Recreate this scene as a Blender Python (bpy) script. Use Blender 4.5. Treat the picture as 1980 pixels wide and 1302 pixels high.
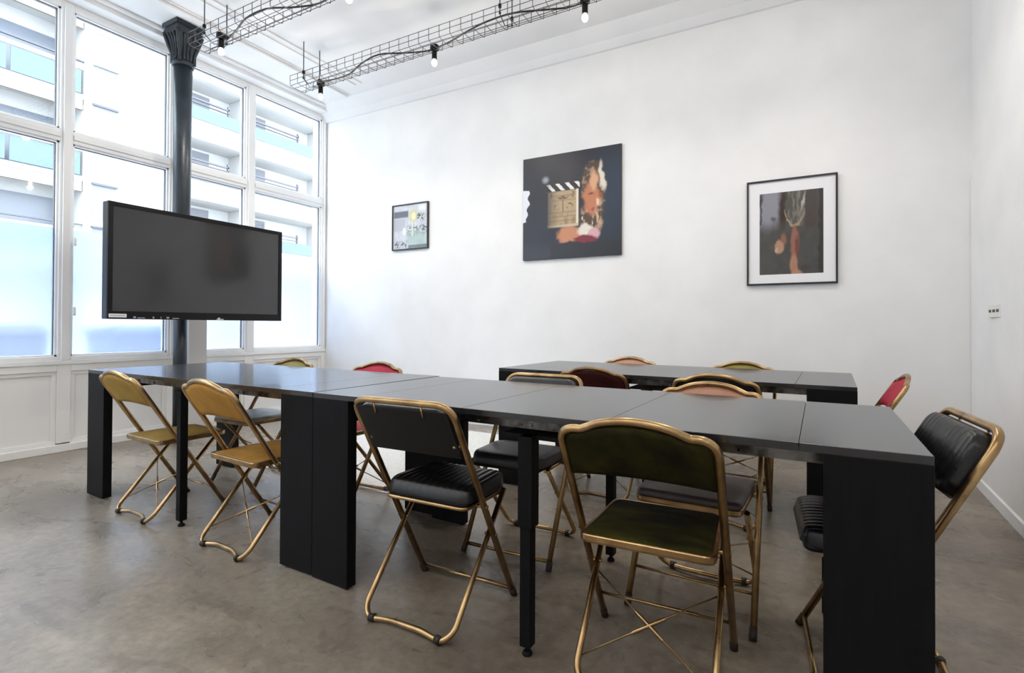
import bpy, bmesh, math, random
import numpy as np
from mathutils import Vector, Matrix
random.seed(7)
PI = math.pi
for o in list(bpy.data.objects): bpy.data.objects.remove(o)
SC = bpy.context.scene
COL = SC.collection

# ------------------------------------------------------------------ camera
cd = bpy.data.cameras.new('camera'); cam = bpy.data.objects.new('camera', cd); COL.objects.link(cam)
F_PX, CX, CY, YAW, PITCH, ROLL = 980.0, 1028.41, 622.34, -0.482951, 0.009429, 0.00417
cd.sensor_fit = 'HORIZONTAL'; cd.sensor_width = 36.0; cd.lens = F_PX * 36 / 1980
cd.shift_x = (990 - CX) / 1980; cd.shift_y = (CY - 651) / 1980
cd.clip_start = 0.05; cd.clip_end = 200
fwd = Vector((math.sin(YAW) * math.cos(PITCH), math.cos(YAW) * math.cos(PITCH), math.sin(PITCH)))
rt = Vector((math.cos(YAW), -math.sin(YAW), 0)); up = rt.cross(fwd)
rt2 = rt * math.cos(ROLL) + up * math.sin(ROLL); up2 = -rt * math.sin(ROLL) + up * math.cos(ROLL)
M = Matrix((rt2, up2, -fwd)).transposed().to_4x4(); M.translation = Vector((0, 0, 1.022))
cam.matrix_world = M
SC.camera = cam
SC.view_settings.view_transform = 'Standard'; SC.view_settings.look = 'None'
SC.view_settings.gamma = 1; SC.view_settings.use_curve_mapping = False
SC.view_settings.exposure = 0.50

# ------------------------------------------------------------------ world and lights
W = bpy.data.worlds.new('sky'); SC.world = W; W.use_nodes = True
bg = W.node_tree.nodes['Background']; bg.inputs[0].default_value = (0.78, 0.88, 1.0, 1); bg.inputs[1].default_value = 8.6
BULB_G = 3.8         # its weaker glow to all sides
BULB_W = 14.0      # watts of a filament bulb on the cable trays
BULB_COL = (1.0, 0.93, 0.84)

# ------------------------------------------------------------------ materials
MATS = {}
def mat(name, col=(.8, .8, .8), rough=.5, metal=0.0, spec=.5, emit=None, es=0.0, coat=0.0):
    if name in MATS: return MATS[name]
    m = bpy.data.materials.new(name); m.use_nodes = True; MATS[name] = m
    b = m.node_tree.nodes['Principled BSDF']
    b.inputs['Base Color'].default_value = (*col, 1); b.inputs['Roughness'].default_value = rough
    b.inputs['Metallic'].default_value = metal; b.inputs['Specular IOR Level'].default_value = spec
    b.inputs['Coat Weight'].default_value = coat
    if emit: b.inputs['Emission Color'].default_value = (*emit, 1); b.inputs['Emission Strength'].default_value = es
    return m
def nodes(m): return m.node_tree.nodes, m.node_tree.links, m.node_tree.nodes['Principled BSDF']
def noise_mat(name, c1, c2, scale=5, rough=.5, metal=0, detail=4, bump=0, bscale=None, stretch=(1, 1, 1), spec=.5, lo=.35, hi=.65, rvar=0, sheen=0):
    if name in MATS: return MATS[name]
    m = mat(name, c1, rough, metal, spec); N, L, b = nodes(m)
    tc = N.new('ShaderNodeTexCoord'); mp = N.new('ShaderNodeMapping'); mp.inputs['Scale'].default_value = stretch
    L.new(tc.outputs['Object'], mp.inputs[0])
    n = N.new('ShaderNodeTexNoise'); n.inputs['Scale'].default_value = scale; n.inputs['Detail'].default_value = detail
    L.new(mp.outputs[0], n.inputs['Vector'])
    r = N.new('ShaderNodeValToRGB'); r.color_ramp.elements[0].color = (*c1, 1); r.color_ramp.elements[1].color = (*c2, 1)
    r.color_ramp.elements[0].position = lo; r.color_ramp.elements[1].position = hi
    L.new(n.outputs[0], r.inputs[0]); L.new(r.outputs[0], b.inputs['Base Color'])
    if rvar:
        mr = N.new('ShaderNodeMapRange'); mr.inputs['To Min'].default_value = rough - rvar; mr.inputs['To Max'].default_value = rough + rvar
        L.new(n.outputs[0], mr.inputs[0]); L.new(mr.outputs[0], b.inputs['Roughness'])
    if bump:
        n2 = N.new('ShaderNodeTexNoise'); n2.inputs['Scale'].default_value = bscale or scale * 4; L.new(mp.outputs[0], n2.inputs['Vector'])
        bp = N.new('ShaderNodeBump'); bp.inputs['Strength'].default_value = bump; bp.inputs['Distance'].default_value = .01
        L.new(n2.outputs[0], bp.inputs['Height']); L.new(bp.outputs[0], b.inputs['Normal'])
    if sheen:
        b.inputs['Sheen Weight'].default_value = sheen; b.inputs['Sheen Roughness'].default_value = .4
        b.inputs['Sheen Tint'].default_value = (*[min(1, x * 1.6) for x in c2], 1)
    return m
m_wall = noise_mat('white plaster', (.82, .82, .82), (.86, .86, .86), 3, .75, bump=.04, bscale=60)
m_ceil = noise_mat('white ceiling paint', (.78, .79, .80), (.83, .83, .84), 2, .8, bump=.03, bscale=40)
m_frame = mat('white window paint', (.88, .89, .90), .4)
m_panel = mat('white panel paint', (.87, .87, .86), .5)
m_gasket = mat('dark glazing gasket', (.12, .13, .15), .5)
m_iron = noise_mat('blue black cast iron', (.010, .017, .024), (.018, .028, .038), 9, .38, bump=.12, bscale=70)
m_black = mat('black plastic', (.004, .004, .005), .4, spec=.25)
m_screen = mat('dark matte screen', (.036, .037, .039), .13, spec=.6)
m_gold = noise_mat('aged brass tube', (.33, .21, .10), (.52, .35, .17), 14, .30, metal=1, rvar=.07)
m_golddk = noise_mat('dull bronze tube', (.17, .10, .055), (.33, .21, .10), 14, .36, metal=1, rvar=.08)
m_rubber = mat('dark brown rubber', (.020, .013, .011), .6)
m_steel = noise_mat('grey galvanised steel', (.035, .034, .032), (.20, .19, .18), 22, .35, metal=.85)
m_wire = mat('zinc wire', (.10, .10, .11), .45, metal=.6)
m_cable = mat('black cable', (.008, .008, .009), .5)
m_bulb = mat('glowing bulb glass', (1, 1, 1), .3, emit=(1, .96, .90), es=12)
m_blackframe = mat('black picture frame', (.010, .010, .012), .35)
m_mount = mat('white mount board', (.83, .83, .86), .6)
m_socket = mat('white switch plastic', (.78, .78, .75), .4)
m_slot = mat('dark switch slots', (.06, .06, .06), .5)

def velvet(n, a, b): return noise_mat(n, a, b, 11, .75, bump=.10, bscale=260, sheen=.35 if max(b) > .1 else .06, lo=.3, hi=.7, spec=.5 if max(b) > .1 else .15)
v_must = velvet('mustard velvet', (.27, .125, .010), (.42, .205, .022))
v_must2 = velvet('olive mustard velvet', (.20, .125, .014), (.33, .19, .022))
v_green = velvet('dark olive velvet', (.004, .004, .001), (.028, .024, .003))
v_greenseat = noise_mat('patchy dark olive velvet', (.005, .006, .002), (.062, .054, .006), 5, .75, bump=.1, bscale=260, stretch=(.7, 2, 1), lo=.42, hi=.72, spec=.2)
v_olive = velvet('olive green velvet', (.17, .145, .035), (.27, .23, .055))
v_red = velvet('crimson velvet', (.33, .010, .030), (.50, .020, .055))
v_pink = velvet('dusty pink velvet', (.42, .20, .13), (.55, .29, .20))
v_brown = velvet('dark wine velvet', (.030, .005, .005), (.060, .010, .009))
v_blk = velvet('black velvet', (.005, .004, .004), (.012, .010, .009))
l_mauve = noise_mat('dark mauve vinyl', (.060, .045, .048), (.11, .085, .09), 9, .38, bump=.05)
l_grey = noise_mat('grey green vinyl', (.16, .17, .14), (.24, .25, .21), 9, .4, bump=.05)
l_plain = noise_mat('plain black leather', (.016, .017, .020), (.035, .036, .040), 8, .35, bump=.06, bscale=120)
m_quilt = mat('ribbed black leather', (.006, .0065, .008), .32, spec=.45)
N, L, b = nodes(m_quilt)
tc = N.new('ShaderNodeTexCoord'); n2 = N.new('ShaderNodeTexNoise'); n2.inputs['Scale'].default_value = 110
L.new(tc.outputs['Object'], n2.inputs['Vector']); bp = N.new('ShaderNodeBump'); bp.inputs['Strength'].default_value = .15
bp.inputs['Distance'].default_value = .004; L.new(n2.outputs[0], bp.inputs['Height']); L.new(bp.outputs[0], b.inputs['Normal'])

# black stained wood of the tables: fine grain, satin
m_table = mat('black stained oak', (.020, .022, .025), .24, spec=.7, coat=.15)
N, L, b = nodes(m_table)
tc = N.new('ShaderNodeTexCoord'); mp = N.new('ShaderNodeMapping'); mp.inputs['Scale'].default_value = (3, 60, 3)
L.new(tc.outputs['Object'], mp.inputs[0]); n = N.new('ShaderNodeTexNoise'); n.inputs['Scale'].default_value = 2.2; n.inputs['Detail'].default_value = 6
L.new(mp.outputs[0], n.inputs['Vector'])
r = N.new('ShaderNodeValToRGB'); r.color_ramp.elements[0].color = (.008, .0085, .010, 1); r.color_ramp.elements[1].color = (.022, .023, .026, 1)
L.new(n.outputs[0], r.inputs[0]); L.new(r.outputs[0], b.inputs['Base Color'])
bp = N.new('ShaderNodeBump'); bp.inputs['Strength'].default_value = .10; bp.inputs['Distance'].default_value = .002
L.new(n.outputs[0], bp.inputs['Height']); L.new(bp.outputs[0], b.inputs['Normal'])
m_tleg = mat('black stained oak leg', (.004, .004, .0045), .5, spec=.10)
N, L, b = nodes(m_tleg)
tc = N.new('ShaderNodeTexCoord'); mp = N.new('ShaderNodeMapping'); mp.inputs['Scale'].default_value = (60, 60, 2)
L.new(tc.outputs['Object'], mp.inputs[0]); n = N.new('ShaderNodeTexNoise'); n.inputs['Scale'].default_value = 2.0; n.inputs['Detail'].default_value = 5
L.new(mp.outputs[0], n.inputs['Vector']); r = N.new('ShaderNodeValToRGB'); r.color_ramp.elements[0].color = (.0035, .0035, .004, 1)
r.color_ramp.elements[1].color = (.010, .0105, .012, 1); L.new(n.outputs[0], r.inputs[0]); L.new(r.outputs[0], b.inputs['Base Color'])

# waxed concrete floor: clouds, trowel marks and specks
m_floor = mat('waxed concrete', (.3, .28, .26), .3, spec=.5)
N, L, b = nodes(m_floor)
tc = N.new('ShaderNodeTexCoord')
na = N.new('ShaderNodeTexNoise'); na.inputs['Scale'].default_value = .75; na.inputs['Detail'].default_value = 6; na.inputs['Distortion'].default_value = .8
L.new(tc.outputs['Object'], na.inputs['Vector'])
ra = N.new('ShaderNodeValToRGB'); e = ra.color_ramp.elements
e[0].position = .30; e[0].color = (.20, .158, .116, 1); e[1].position = .70; e[1].color = (.50, .425, .33, 1)
L.new(na.outputs[0], ra.inputs[0])
mp = N.new('ShaderNodeMapping'); mp.inputs['Rotation'].default_value = (0, 0, .5); mp.inputs['Scale'].default_value = (1.5, 2.8, 1)
L.new(tc.outputs['Object'], mp.inputs[0])
nb = N.new('ShaderNodeTexNoise'); nb.inputs['Scale'].default_value = 1.6; nb.inputs['Detail'].default_value = 9; nb.inputs['Roughness'].default_value = .58; nb.inputs['Distortion'].default_value = .6
L.new(mp.outputs[0], nb.inputs['Vector'])
rb = N.new('ShaderNodeValToRGB'); e = rb.color_ramp.elements; e[0].position = .22; e[0].color = (.36, .38, .41, 1); e[1].position = .80; e[1].color = (1, 1, 1, 1)
L.new(nb.outputs[0], rb.inputs[0])
mx = N.new('ShaderNodeMix'); mx.data_type = 'RGBA'; mx.blend_type = 'MULTIPLY'; mx.inputs[0].default_value = .85
L.new(ra.outputs[0], mx.inputs[6]); L.new(rb.outputs[0], mx.inputs[7])
nc = N.new('ShaderNodeTexNoise'); nc.inputs['Scale'].default_value = 26; nc.inputs['Detail'].default_value = 5; nc.inputs['Roughness'].default_value = .7
L.new(tc.outputs['Object'], nc.inputs['Vector'])
rc = N.new('ShaderNodeValToRGB'); e = rc.color_ramp.elements; e[0].position = .30; e[0].color = (.62, .60, .57, 1); e[1].position = .64; e[1].color = (1, 1, 1, 1)
L.new(nc.outputs[0], rc.inputs[0])
mx2 = N.new('ShaderNodeMix'); mx2.data_type = 'RGBA'; mx2.blend_type = 'MULTIPLY'; mx2.inputs[0].default_value = .9
L.new(mx.outputs[2], mx2.inputs[6]); L.new(rc.outputs[0], mx2.inputs[7]); L.new(mx2.outputs[2], b.inputs['Base Color'])
mr = N.new('ShaderNodeMapRange'); mr.inputs['To Min'].default_value = .16; mr.inputs['To Max'].default_value = .42
L.new(nb.outputs[0], mr.inputs[0]); L.new(mr.outputs[0], b.inputs['Roughness'])
bp = N.new('ShaderNodeBump'); bp.inputs['Strength'].default_value = .10; bp.inputs['Distance'].default_value = .002
L.new(nc.outputs[0], bp.inputs['Height']); L.new(bp.outputs[0], b.inputs['Normal'])

def glass_mat(name, tint=(1, 1, 1), refl=.06):
    m = bpy.data.materials.new(name); m.use_nodes = True; N = m.node_tree.nodes; L = m.node_tree.links
    N.remove(N['Principled BSDF']); out = N['Material Output']
    t = N.new('ShaderNodeBsdfTransparent'); t.inputs[0].default_value = (*tint, 1)
    g = N.new('ShaderNodeBsdfGlossy'); g.inputs['Roughness'].default_value = .02
    mi = N.new('ShaderNodeMixShader'); mi.inputs[0].default_value = refl
    L.new(t.outputs[0], mi.inputs[1]); L.new(g.outputs[0], mi.inputs[2]); L.new(mi.outputs[0], out.inputs[0]); return m
m_glass = glass_mat('clear window glass', (.97, .98, .98), .05)
m_aqua = mat('aqua balcony glass', (.085, .120, .124), .6, spec=.2)
def frost_mat():
    m = bpy.data.materials.new('frosted film'); m.use_nodes = True; N = m.node_tree.nodes; L = m.node_tree.links
    N.remove(N['Principled BSDF']); out = N['Material Output']
    t = N.new('ShaderNodeBsdfTranslucent'); t.inputs[0].default_value = (.70, .75, .84, 1)
    g = N.new('ShaderNodeBsdfRefraction'); g.inputs['Roughness'].default_value = .24; g.inputs['IOR'].default_value = 1.35; g.inputs[0].default_value = (.74, .79, .88, 1)
    mi = N.new('ShaderNodeMixShader'); mi.inputs[0].default_value = .78
    L.new(t.outputs[0], mi.inputs[1]); L.new(g.outputs[0], mi.inputs[2]); L.new(mi.outputs[0], out.inputs[0]); return m
m_frost = frost_mat()

# ------------------------------------------------------------------ mesh helpers
def BM(): return bmesh.new()
def box(bm, x0, x1, y0, y1, z0, z1):
    v = [bm.verts.new((x, y, z)) for x in (x0, x1) for y in (y0, y1) for z in (z0, z1)]
    for f in ((0, 1, 3, 2), (4, 6, 7, 5), (0, 4, 5, 1), (2, 3, 7, 6), (0, 2, 6, 4), (1, 5, 7, 3)): bm.faces.new([v[i] for i in f])
    return v
def smooth_path(pts, n=4):
    pts = [Vector(p) for p in pts]; out = []
    for i in range(len(pts) - 1):
        p0 = pts[max(i - 1, 0)]; p1 = pts[i]; p2 = pts[i + 1]; p3 = pts[min(i + 2, len(pts) - 1)]
        for k in range(n):
            t = k / n
            out.append(.5 * ((2 * p1) + (-p0 + p2) * t + (2 * p0 - 5 * p1 + 4 * p2 - p3) * t * t + (-p0 + 3 * p1 - 3 * p2 + p3) * t ** 3))
    out.append(pts[-1]); return out
def fillet(pts, rad, n=5, closed=False):
    """polyline with rounded corners"""
    pts = [Vector(p) for p in pts]; out = []; m = len(pts)
    for i, p in enumerate(pts):
        if not closed and i in (0, m - 1): out.append(p); continue
        a = pts[i - 1] - p; c = pts[(i + 1) % m] - p
        r = rad[i] if isinstance(rad, (list, tuple)) else rad
        if r <= 0: out.append(p); continue
        r = min(r, a.length * .48, c.length * .48); A = p + a.normalized() * r; B = p + c.normalized() * r
        for k in range(n + 1):
            t = k / n; out.append(A * (1 - t) ** 2 + p * 2 * t * (1 - t) + B * t * t)
    return out
def tube(bm, pts, r, seg=10, closed=False, flat=1.0):
    pts = [Vector(p) for p in pts]; n = len(pts); rings = []
    t0 = (pts[1] - pts[0]).normalized(); nrm = t0.orthogonal().normalized()
    if flat != 1.0:
        nrm = Vector((0, 1, 0)) - t0 * t0.y; nrm.normalize()
    for i in range(n):
        if closed: t = (pts[(i + 1) % n] - pts[i - 1]).normalized()
        else: t = (pts[min(i + 1, n - 1)] - pts[max(i - 1, 0)]).normalized()
        nrm = (nrm - t * nrm.dot(t)).normalized(); bn = t.cross(nrm)
        rr = r[i] if isinstance(r, (list, tuple)) else r
        rings.append([bm.verts.new(pts[i] + nrm * (math.cos(2 * PI * k / seg) * rr * flat) + bn * (math.sin(2 * PI * k / seg) * rr)) for k in range(seg)])
    for i in range(n if closed else n - 1):
        a, c = rings[i], rings[(i + 1) % n]
        for k in range(seg):
            f = bm.faces.new((a[k], a[(k + 1) % seg], c[(k + 1) % seg], c[k])); f.smooth = True
    if not closed:
        bm.faces.new(rings[0][::-1]); bm.faces.new(rings[-1])
def lathe(bm, prof, c=(0, 0, 0), seg=24, rot=0, squash=1):
    rings = []
    for r, z in prof:
        rings.append([bm.verts.new((c[0] + math.cos(2 * PI * (k + rot) / seg) * r, c[1] + math.sin(2 * PI * (k + rot) / seg) * r, c[2] + z)) for k in range(seg)])
    for a, b2 in zip(rings, rings[1:]):
        for k in range(seg):
            f = bm.faces.new((a[k], a[(k + 1) % seg], b2[(k + 1) % seg], b2[k])); f.smooth = seg > 8
    bm.faces.new(rings[0][::-1]); bm.faces.new(rings[-1])
def obj(name, bm, m, parent=None, bevel=0, bseg=2, subsurf=0):
    bmesh.ops.recalc_face_normals(bm, faces=bm.faces[:])
    me = bpy.data.meshes.new(name); bm.to_mesh(me); bm.free(); me.materials.append(m)
    o = bpy.data.objects.new(name, me); COL.objects.link(o)
    if parent: o.parent = parent
    if bevel:
        md = o.modifiers.new('bevel', 'BEVEL'); md.width = bevel; md.segments = bseg; md.limit_method = 'ANGLE'; md.angle_limit = .6
    if subsurf:
        md = o.modifiers.new('sub', 'SUBSURF'); md.levels = subsurf; md.render_levels = subsurf
    return o
def tag(o, label, cat, group=None):
    o['label'] = label; o['category'] = cat
    if group: o['group'] = group
    return o
def thing(name, label, cat, loc=(0, 0, 0), rz=0, group=None):
    o = bpy.data.objects.new(name, None); COL.objects.link(o); o.empty_display_size = .1
    o.location = loc; o.rotation_euler = (0, 0, rz); return tag(o, label, cat, group)
def struct(name, bm, m, parent=None, bevel=0):
    o = obj(name, bm, m, parent, bevel)
    if not parent: o['kind'] = 'structure'
    return o
def relocate(o, p):
    """put the origin of a mesh object at p"""
    p = Vector(p); o.data.transform(Matrix.Translation(-p)); o.location = p; return o

XW, YB, ZC = -5.24, 4.42, 3.70        # window wall, back wall, ceiling
YF = -3.2                             # wall behind the camera

# ------------------------------------------------------------------ room shell
bm = BM(); box(bm, XW - .25, 1.35, YF - .2, YB + .25, -.12, 0); struct('floor', bm, m_floor)
bm = BM(); box(bm, XW - .25, 1.35, YF - .2, YB + .25, ZC, ZC + .2); struct('ceiling', bm, m_ceil)
bm = BM(); box(bm, XW - .25, 1.35, YB, YB + .2, 0, ZC); struct('wall_back', bm, m_wall)
bm = BM(); box(bm, XW - .25, 1.35, YF - .2, YF, 0, ZC); struct('wall_front', bm, m_wall)
# right wall, a hair out of square
def rx(y): return 1.003 + (y - 3.45) * .05
bm = BM()
v = [bm.verts.new(p) for p in ((rx(YF), YF, 0), (rx(YB), YB, 0), (1.35, YB, 0), (1.35, YF, 0), (rx(YF), YF, ZC), (rx(YB), YB, ZC), (1.35, YB, ZC), (1.35, YF, ZC))]
for f in ((0, 1, 5, 4), (1, 2, 6, 5), (2, 3, 7, 6), (3, 0, 4, 7), (4, 5, 6, 7), (0, 3, 2, 1)): bm.faces.new([v[i] for i in f])
struct('wall_right', bm, m_wall)
# flush full-width boarding on the right wall, reads as a thin line at its top
bm = BM()
v = [bm.verts.new(p) for y in (1.2, YB - .004) for (dx, z) in ((.012, .075), (0, .075), (.012, 2.03), (0, 2.03)) for p in ((rx(y) - dx, y, z),)]
for f in ((0, 1, 3, 2), (4, 6, 7, 5), (0, 2, 6, 4), (2, 3, 7, 6), (0, 4, 5, 1)): bm.faces.new([v[i] for i in f])
struct('trim_1', bm, m_wall)
# cove along the top of the back wall
bm = BM()
for a, c in (((YB, 3.555), (YB - .17, ZC)),):
    v = [bm.verts.new(p) for p in ((XW, YB, 3.555), (1.2, YB, 3.555), (1.2, YB - .02, 3.56), (XW, YB - .02, 3.56), (1.2, YB - .07, 3.62), (XW, YB - .07, 3.62), (1.2, YB - .2, ZC), (XW, YB - .2, ZC), (XW, YB, ZC), (1.2, YB, ZC))]
    for f in ((0, 1, 2, 3), (3, 2, 4, 5), (5, 4, 6, 7), (0, 3, 5, 7, 8), (1, 9, 6, 4, 2)): bm.faces.new([v[i] for i in f])
struct('trim_2', bm, m_ceil)
# shallow mouldings running along the window side of the ceiling
bm = BM()
box(bm, -4.70, -4.62, YF, 4.20, 3.672, ZC)
box(bm, -4.60, -4.585, YF, 4.20, 3.688, ZC); box(bm, -4.36, -4.34, YF, 4.05, 3.688, ZC); box(bm, -4.27, -4.25, YF, 4.05, 3.688, ZC)
box(bm, XW, -5.10, YF, YB, 3.64, ZC); box(bm, XW, -5.05, YF, YB, 3.675, ZC)
struct('trim_3', bm, m_ceil, bevel=.006)
# baseboards
bm = BM(); box(bm, XW, rx(YB), YB - .018, YB, 0, .07); struct('baseboard_back', bm, m_frame, bevel=.004)
bm = BM()
v = [bm.verts.new((rx(y) - dx, y, z)) for y in (YF, YB - .018) for (dx, z) in ((.022, 0), (0, 0), (.022, .065), (0, .075))]
for f in ((0, 1, 3, 2), (4, 6, 7, 5), (0, 2, 6, 4), (2, 3, 7, 6), (0, 4, 5, 1)): bm.faces.new([v[i] for i in f])
struct('baseboard_right', bm, m_frame)

# ------------------------------------------------------------------ window wall
bays = [(-3.05, -2.3), (-2.2, -1.45), (-1.35, -.6), (-.5, .25), (.35, .95), (1.05, 1.83), (1.915, 2.63), (2.795, 3.38), (3.48, 4.36)]
bm = BM(); box(bm, XW - .22, XW - .03, YF, YB, 0, .70)
for i in range(len(bays)):     # stiles and rails of the panelling below the sill
    y0, y1 = bays[i]; a = bays[i - 1][1] if i else YF; c = bays[i + 1][0] if i + 1 < len(bays) else YB
    box(bm, XW - .03, XW, a, y0, .07, .70)
    box(bm, XW - .03, XW, y0, y1, .645, .70); box(bm, XW - .03, XW, y0, y1, .0, .062)
    for (ya, yb, za, zb) in ((y0, y1, .615, .645), (y0, y1, .062, .092), (y0, y0 + .03, .092, .615), (y1 - .03, y1, .092, .615)):
        box(bm, XW - .03, XW - .014, ya, yb, za, zb)
box(bm, XW - .03, XW, 4.36, YB, 0, .70)
struct('wall_left', bm, m_panel, bevel=.003)
bm = BM(); box(bm, XW, XW + .018, YF, YB, 0, .06); struct('baseboard_left', bm, m_panel, bevel=.004)
bm = BM(); box(bm, XW - .22, XW + .012, YF, YB, .70, .735); struct('trim_4', bm, m_frame, bevel=.004)
bm = BM()                       # fixed posts between the bays, sill rail, transom and head
edges = [YF] + [e for bay in bays for e in bay] + [YB]
for i in range(0, len(edges), 2): box(bm, XW - .12, XW - .002, edges[i], edges[i + 1], .735, ZC)
for i in range(2, len(edges) - 1, 2):
    if edges[i + 1] - edges[i] > .05: box(bm, XW - .002, XW + .014, edges[i] + .018, edges[i + 1] - .018, .735, 3.60)
for y0, y1 in bays:
    box(bm, XW - .12, XW - .002, y0, y1, .735, .765); box(bm, XW - .12, XW - .002, y0, y1, 2.50, 2.60); box(bm, XW - .12, XW - .002, y0, y1, 3.585, ZC)
    box(bm, XW - .002, XW + .010, y0, y1, 2.53, 2.57)
struct('trim_5', bm, m_frame, bevel=.003)
for i, (y0, y1) in enumerate(bays):
    w = bpy.data.objects.new('window_%d' % (i + 1), None); COL.objects.link(w); w.location = (XW - .05, (y0 + y1) / 2, .765); w['kind'] = 'structure'
    def pc(name, bm, m, bevel=0):
        o = obj(name, bm, m, None, bevel); o.data.transform(Matrix.Translation(-Vector(w.location))); o.parent = w; return o
    for (z0, z1) in ((.765, 2.50), (2.60, 3.585)):
        bm = BM(); s = .014
        box(bm, XW - .075, XW - .02, y0, y0 + s, z0, z1); box(bm, XW - .075, XW - .02, y1 - s, y1, z0, z1)
        box(bm, XW - .075, XW - .02, y0, y1, z0, z0 + s); box(bm, XW - .075, XW - .02, y0, y1, z1 - s, z1)
        pc('sash', bm, m_frame)
        bm = BM(); g = .006
        box(bm, XW - .062, XW - .040, y1 - s - g, y1 - s, z0 + s, z1 - s); box(bm, XW - .062, XW - .040, y0 + s, y1 - s, z1 - s - g, z1 - s)
        pc('gasket', bm, m_gasket)
        bm = BM(); box(bm, XW - .056, XW - .050, y0 + s, y1 - s, z0 + s, z1 - s); pc('pane', bm, m_glass)
    bm = BM(); box(bm, XW - .048, XW - .044, y0 + .014, y1 - .014, .78, 1.80); pc('frosted_film', bm, m_frost)
# two small hinges on the bay beside the left post
bm = BM()
for z in (1.13, 1.70): lathe(bm, [(.007, -.035), (.009, -.03), (.009, .03), (.007, .035)], (XW + .022, 1.925, z), 10)
struct('trim_6', bm, m_frame)

# ------------------------------------------------------------------ boxed duct and cast-iron column
bm = BM(); box(bm, XW, XW + .10, 2.76, 2.93, 0.02, 1.42)
tag(obj('cable_duct', bm, mat('warm white duct paint', (.66, .64, .62), .5), bevel=.005), 'upright off-white boxed duct behind the television, against the window wall', 'duct')
col = thing('iron_column', 'tall round blue-black cast-iron column with flared capital near the windows', 'column', (-4.88, 2.55, 0))
bm = BM(); lathe(bm, [(.052, .12), (.053, 1.30)], seg=32); obj('lower_shaft', bm, m_iron, col)
bm = BM(); lathe(bm, [(.052, 1.28), (.068, 1.30), (.069, 2.2), (.073, 3.36)], seg=32); obj('shaft', bm, m_iron, col)
bm = BM(); lathe(bm, [(.088, 0.002), (.088, .05), (.07, .06), (.066, .10), (.053, .13)], seg=32); obj('base', bm, m_iron, col)
bm = BM()
lathe(bm, [(.080, 3.33), (.092, 3.345), (.092, 3.365), (.080, 3.38), (.088, 3.42), (.10, 3.45)], seg=32)
for (r0, z0, r1, z1) in ((.105, 3.42, .19, 3.60), (.20, 3.60, .215, 3.64), (.195, 3.64, .20, 3.66), (.225, 3.66, .23, 3.698)):
    lathe(bm, [(r0, z0), (r1, z1)], seg=4, rot=.5)
for k in range(4):      # leaf brackets on the four faces
    a = k * PI / 2 + 0; d = Vector((math.cos(a), math.sin(a), 0)); s = Vector((-d.y, d.x, 0))
    for off in (-.05, 0, .05):
        tube(bm, smooth_path([d * .075 + s * off * .6 + Vector((0, 0, 3.38)), d * .095 + s * off * .8 + Vector((0, 0, 3.46)), d * .115 + s * off + Vector((0, 0, 3.55)), d * .15 + s * off * 1.2 + Vector((0, 0, 3.60))], 3), .016, 6)
for k in range(4):
    a = k * PI / 2 + PI / 4; d = Vector((math.cos(a), math.sin(a), 0))
    tube(bm, smooth_path([d * .09 + Vector((0, 0, 3.36)), d * .12 + Vector((0, 0, 3.44)), d * .17 + Vector((0, 0, 3.54)), d * .205 + Vector((0, 0, 3.62))], 3), [.018] * 4 + [.022] * 6, 6)
for v_ in bm.verts: v_.co.x *= .72 if v_.co.z > 3.44 else 1 - .28 * max(0, (v_.co.z - 3.33) / .11); v_.co.y *= .72 if v_.co.z > 3.44 else 1 - .28 * max(0, (v_.co.z - 3.33) / .11)
obj('capital', bm, m_iron, col)

# ------------------------------------------------------------------ television on its arm
TX, TY0, TY1, TZ0, TZ1 = -4.61, 1.882, 3.33, 1.066, 1.957
tv = thing('television', 'large black flat-screen television mounted on the iron column by the windows', 'television', (TX, (TY0 + TY1) / 2, TZ0))
hw = (TY1 - TY0) / 2; hh = TZ1 - TZ0
bm = BM(); box(bm, -.055, .022, -hw, hw, 0, hh); obj('casing', bm, m_black, tv, bevel=.006)
bm = BM()
for (a, c, z0, z1) in ((-hw, hw, hh - .032, hh), (-hw, hw, 0, .062), (-hw, -hw + .034, .062, hh - .032), (hw - .034, hw, .062, hh - .032)): box(bm, .022, .032, a, c, z0, z1)
obj('bezel', bm, m_black, tv, bevel=.002)
bm = BM(); box(bm, .0225, .0255, -hw + .034, hw - .034, .062, hh - .032); obj('screen', bm, m_screen, tv)
bm = BM(); box(bm, .0325, .0335, -hw + .01, -hw + .125, .012, .040)
st = obj('sticker', bm, mat('white paper label', (.8, .8, .8), .5), tv)
bm = BM()
for k in range(9):
    box(bm, .0335, .0338, -hw + .022 + k * .011, -hw + .028 + k * .011, .020, .031)
obj('sticker_print', bm, mat('grey label print', (.35, .35, .37), .5), st)
for y, w in ((-.545, .018), (-.50, .05), (-.415, .012), (-.36, .006), (-.31, .02), (-.25, .05)): bm = BM(); box(bm, .032, .0335, y - w / 2, y + w / 2, .008, .014 + (.008 if w < .03 else 0)); obj('front_port', bm, mat('grey port plastic', (.35, .35, .37), .3), tv)
bm = BM()
lathe(bm, [(.012, 0), (.012, .002)], (0, 0, 0), 12); bmesh.ops.rotate(bm, verts=bm.verts[:], matrix=Matrix.Rotation(PI / 2, 3, 'Y')); bmesh.ops.translate(bm, verts=bm.verts[:], vec=(.0325, .105, .012))
box(bm, .032, .0335, .085, .145, .004, .012)
obj('maker_badge', bm, mat('silver badge', (.6, .6, .62), .3, metal=.6), tv)
arm = bpy.data.objects.new('wall_bracket', None); COL.objects.link(arm); arm.parent = tv; arm.location = (-4.70 - TX, 2.55 - (TY0 + TY1) / 2, 1.5 - TZ0)
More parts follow.
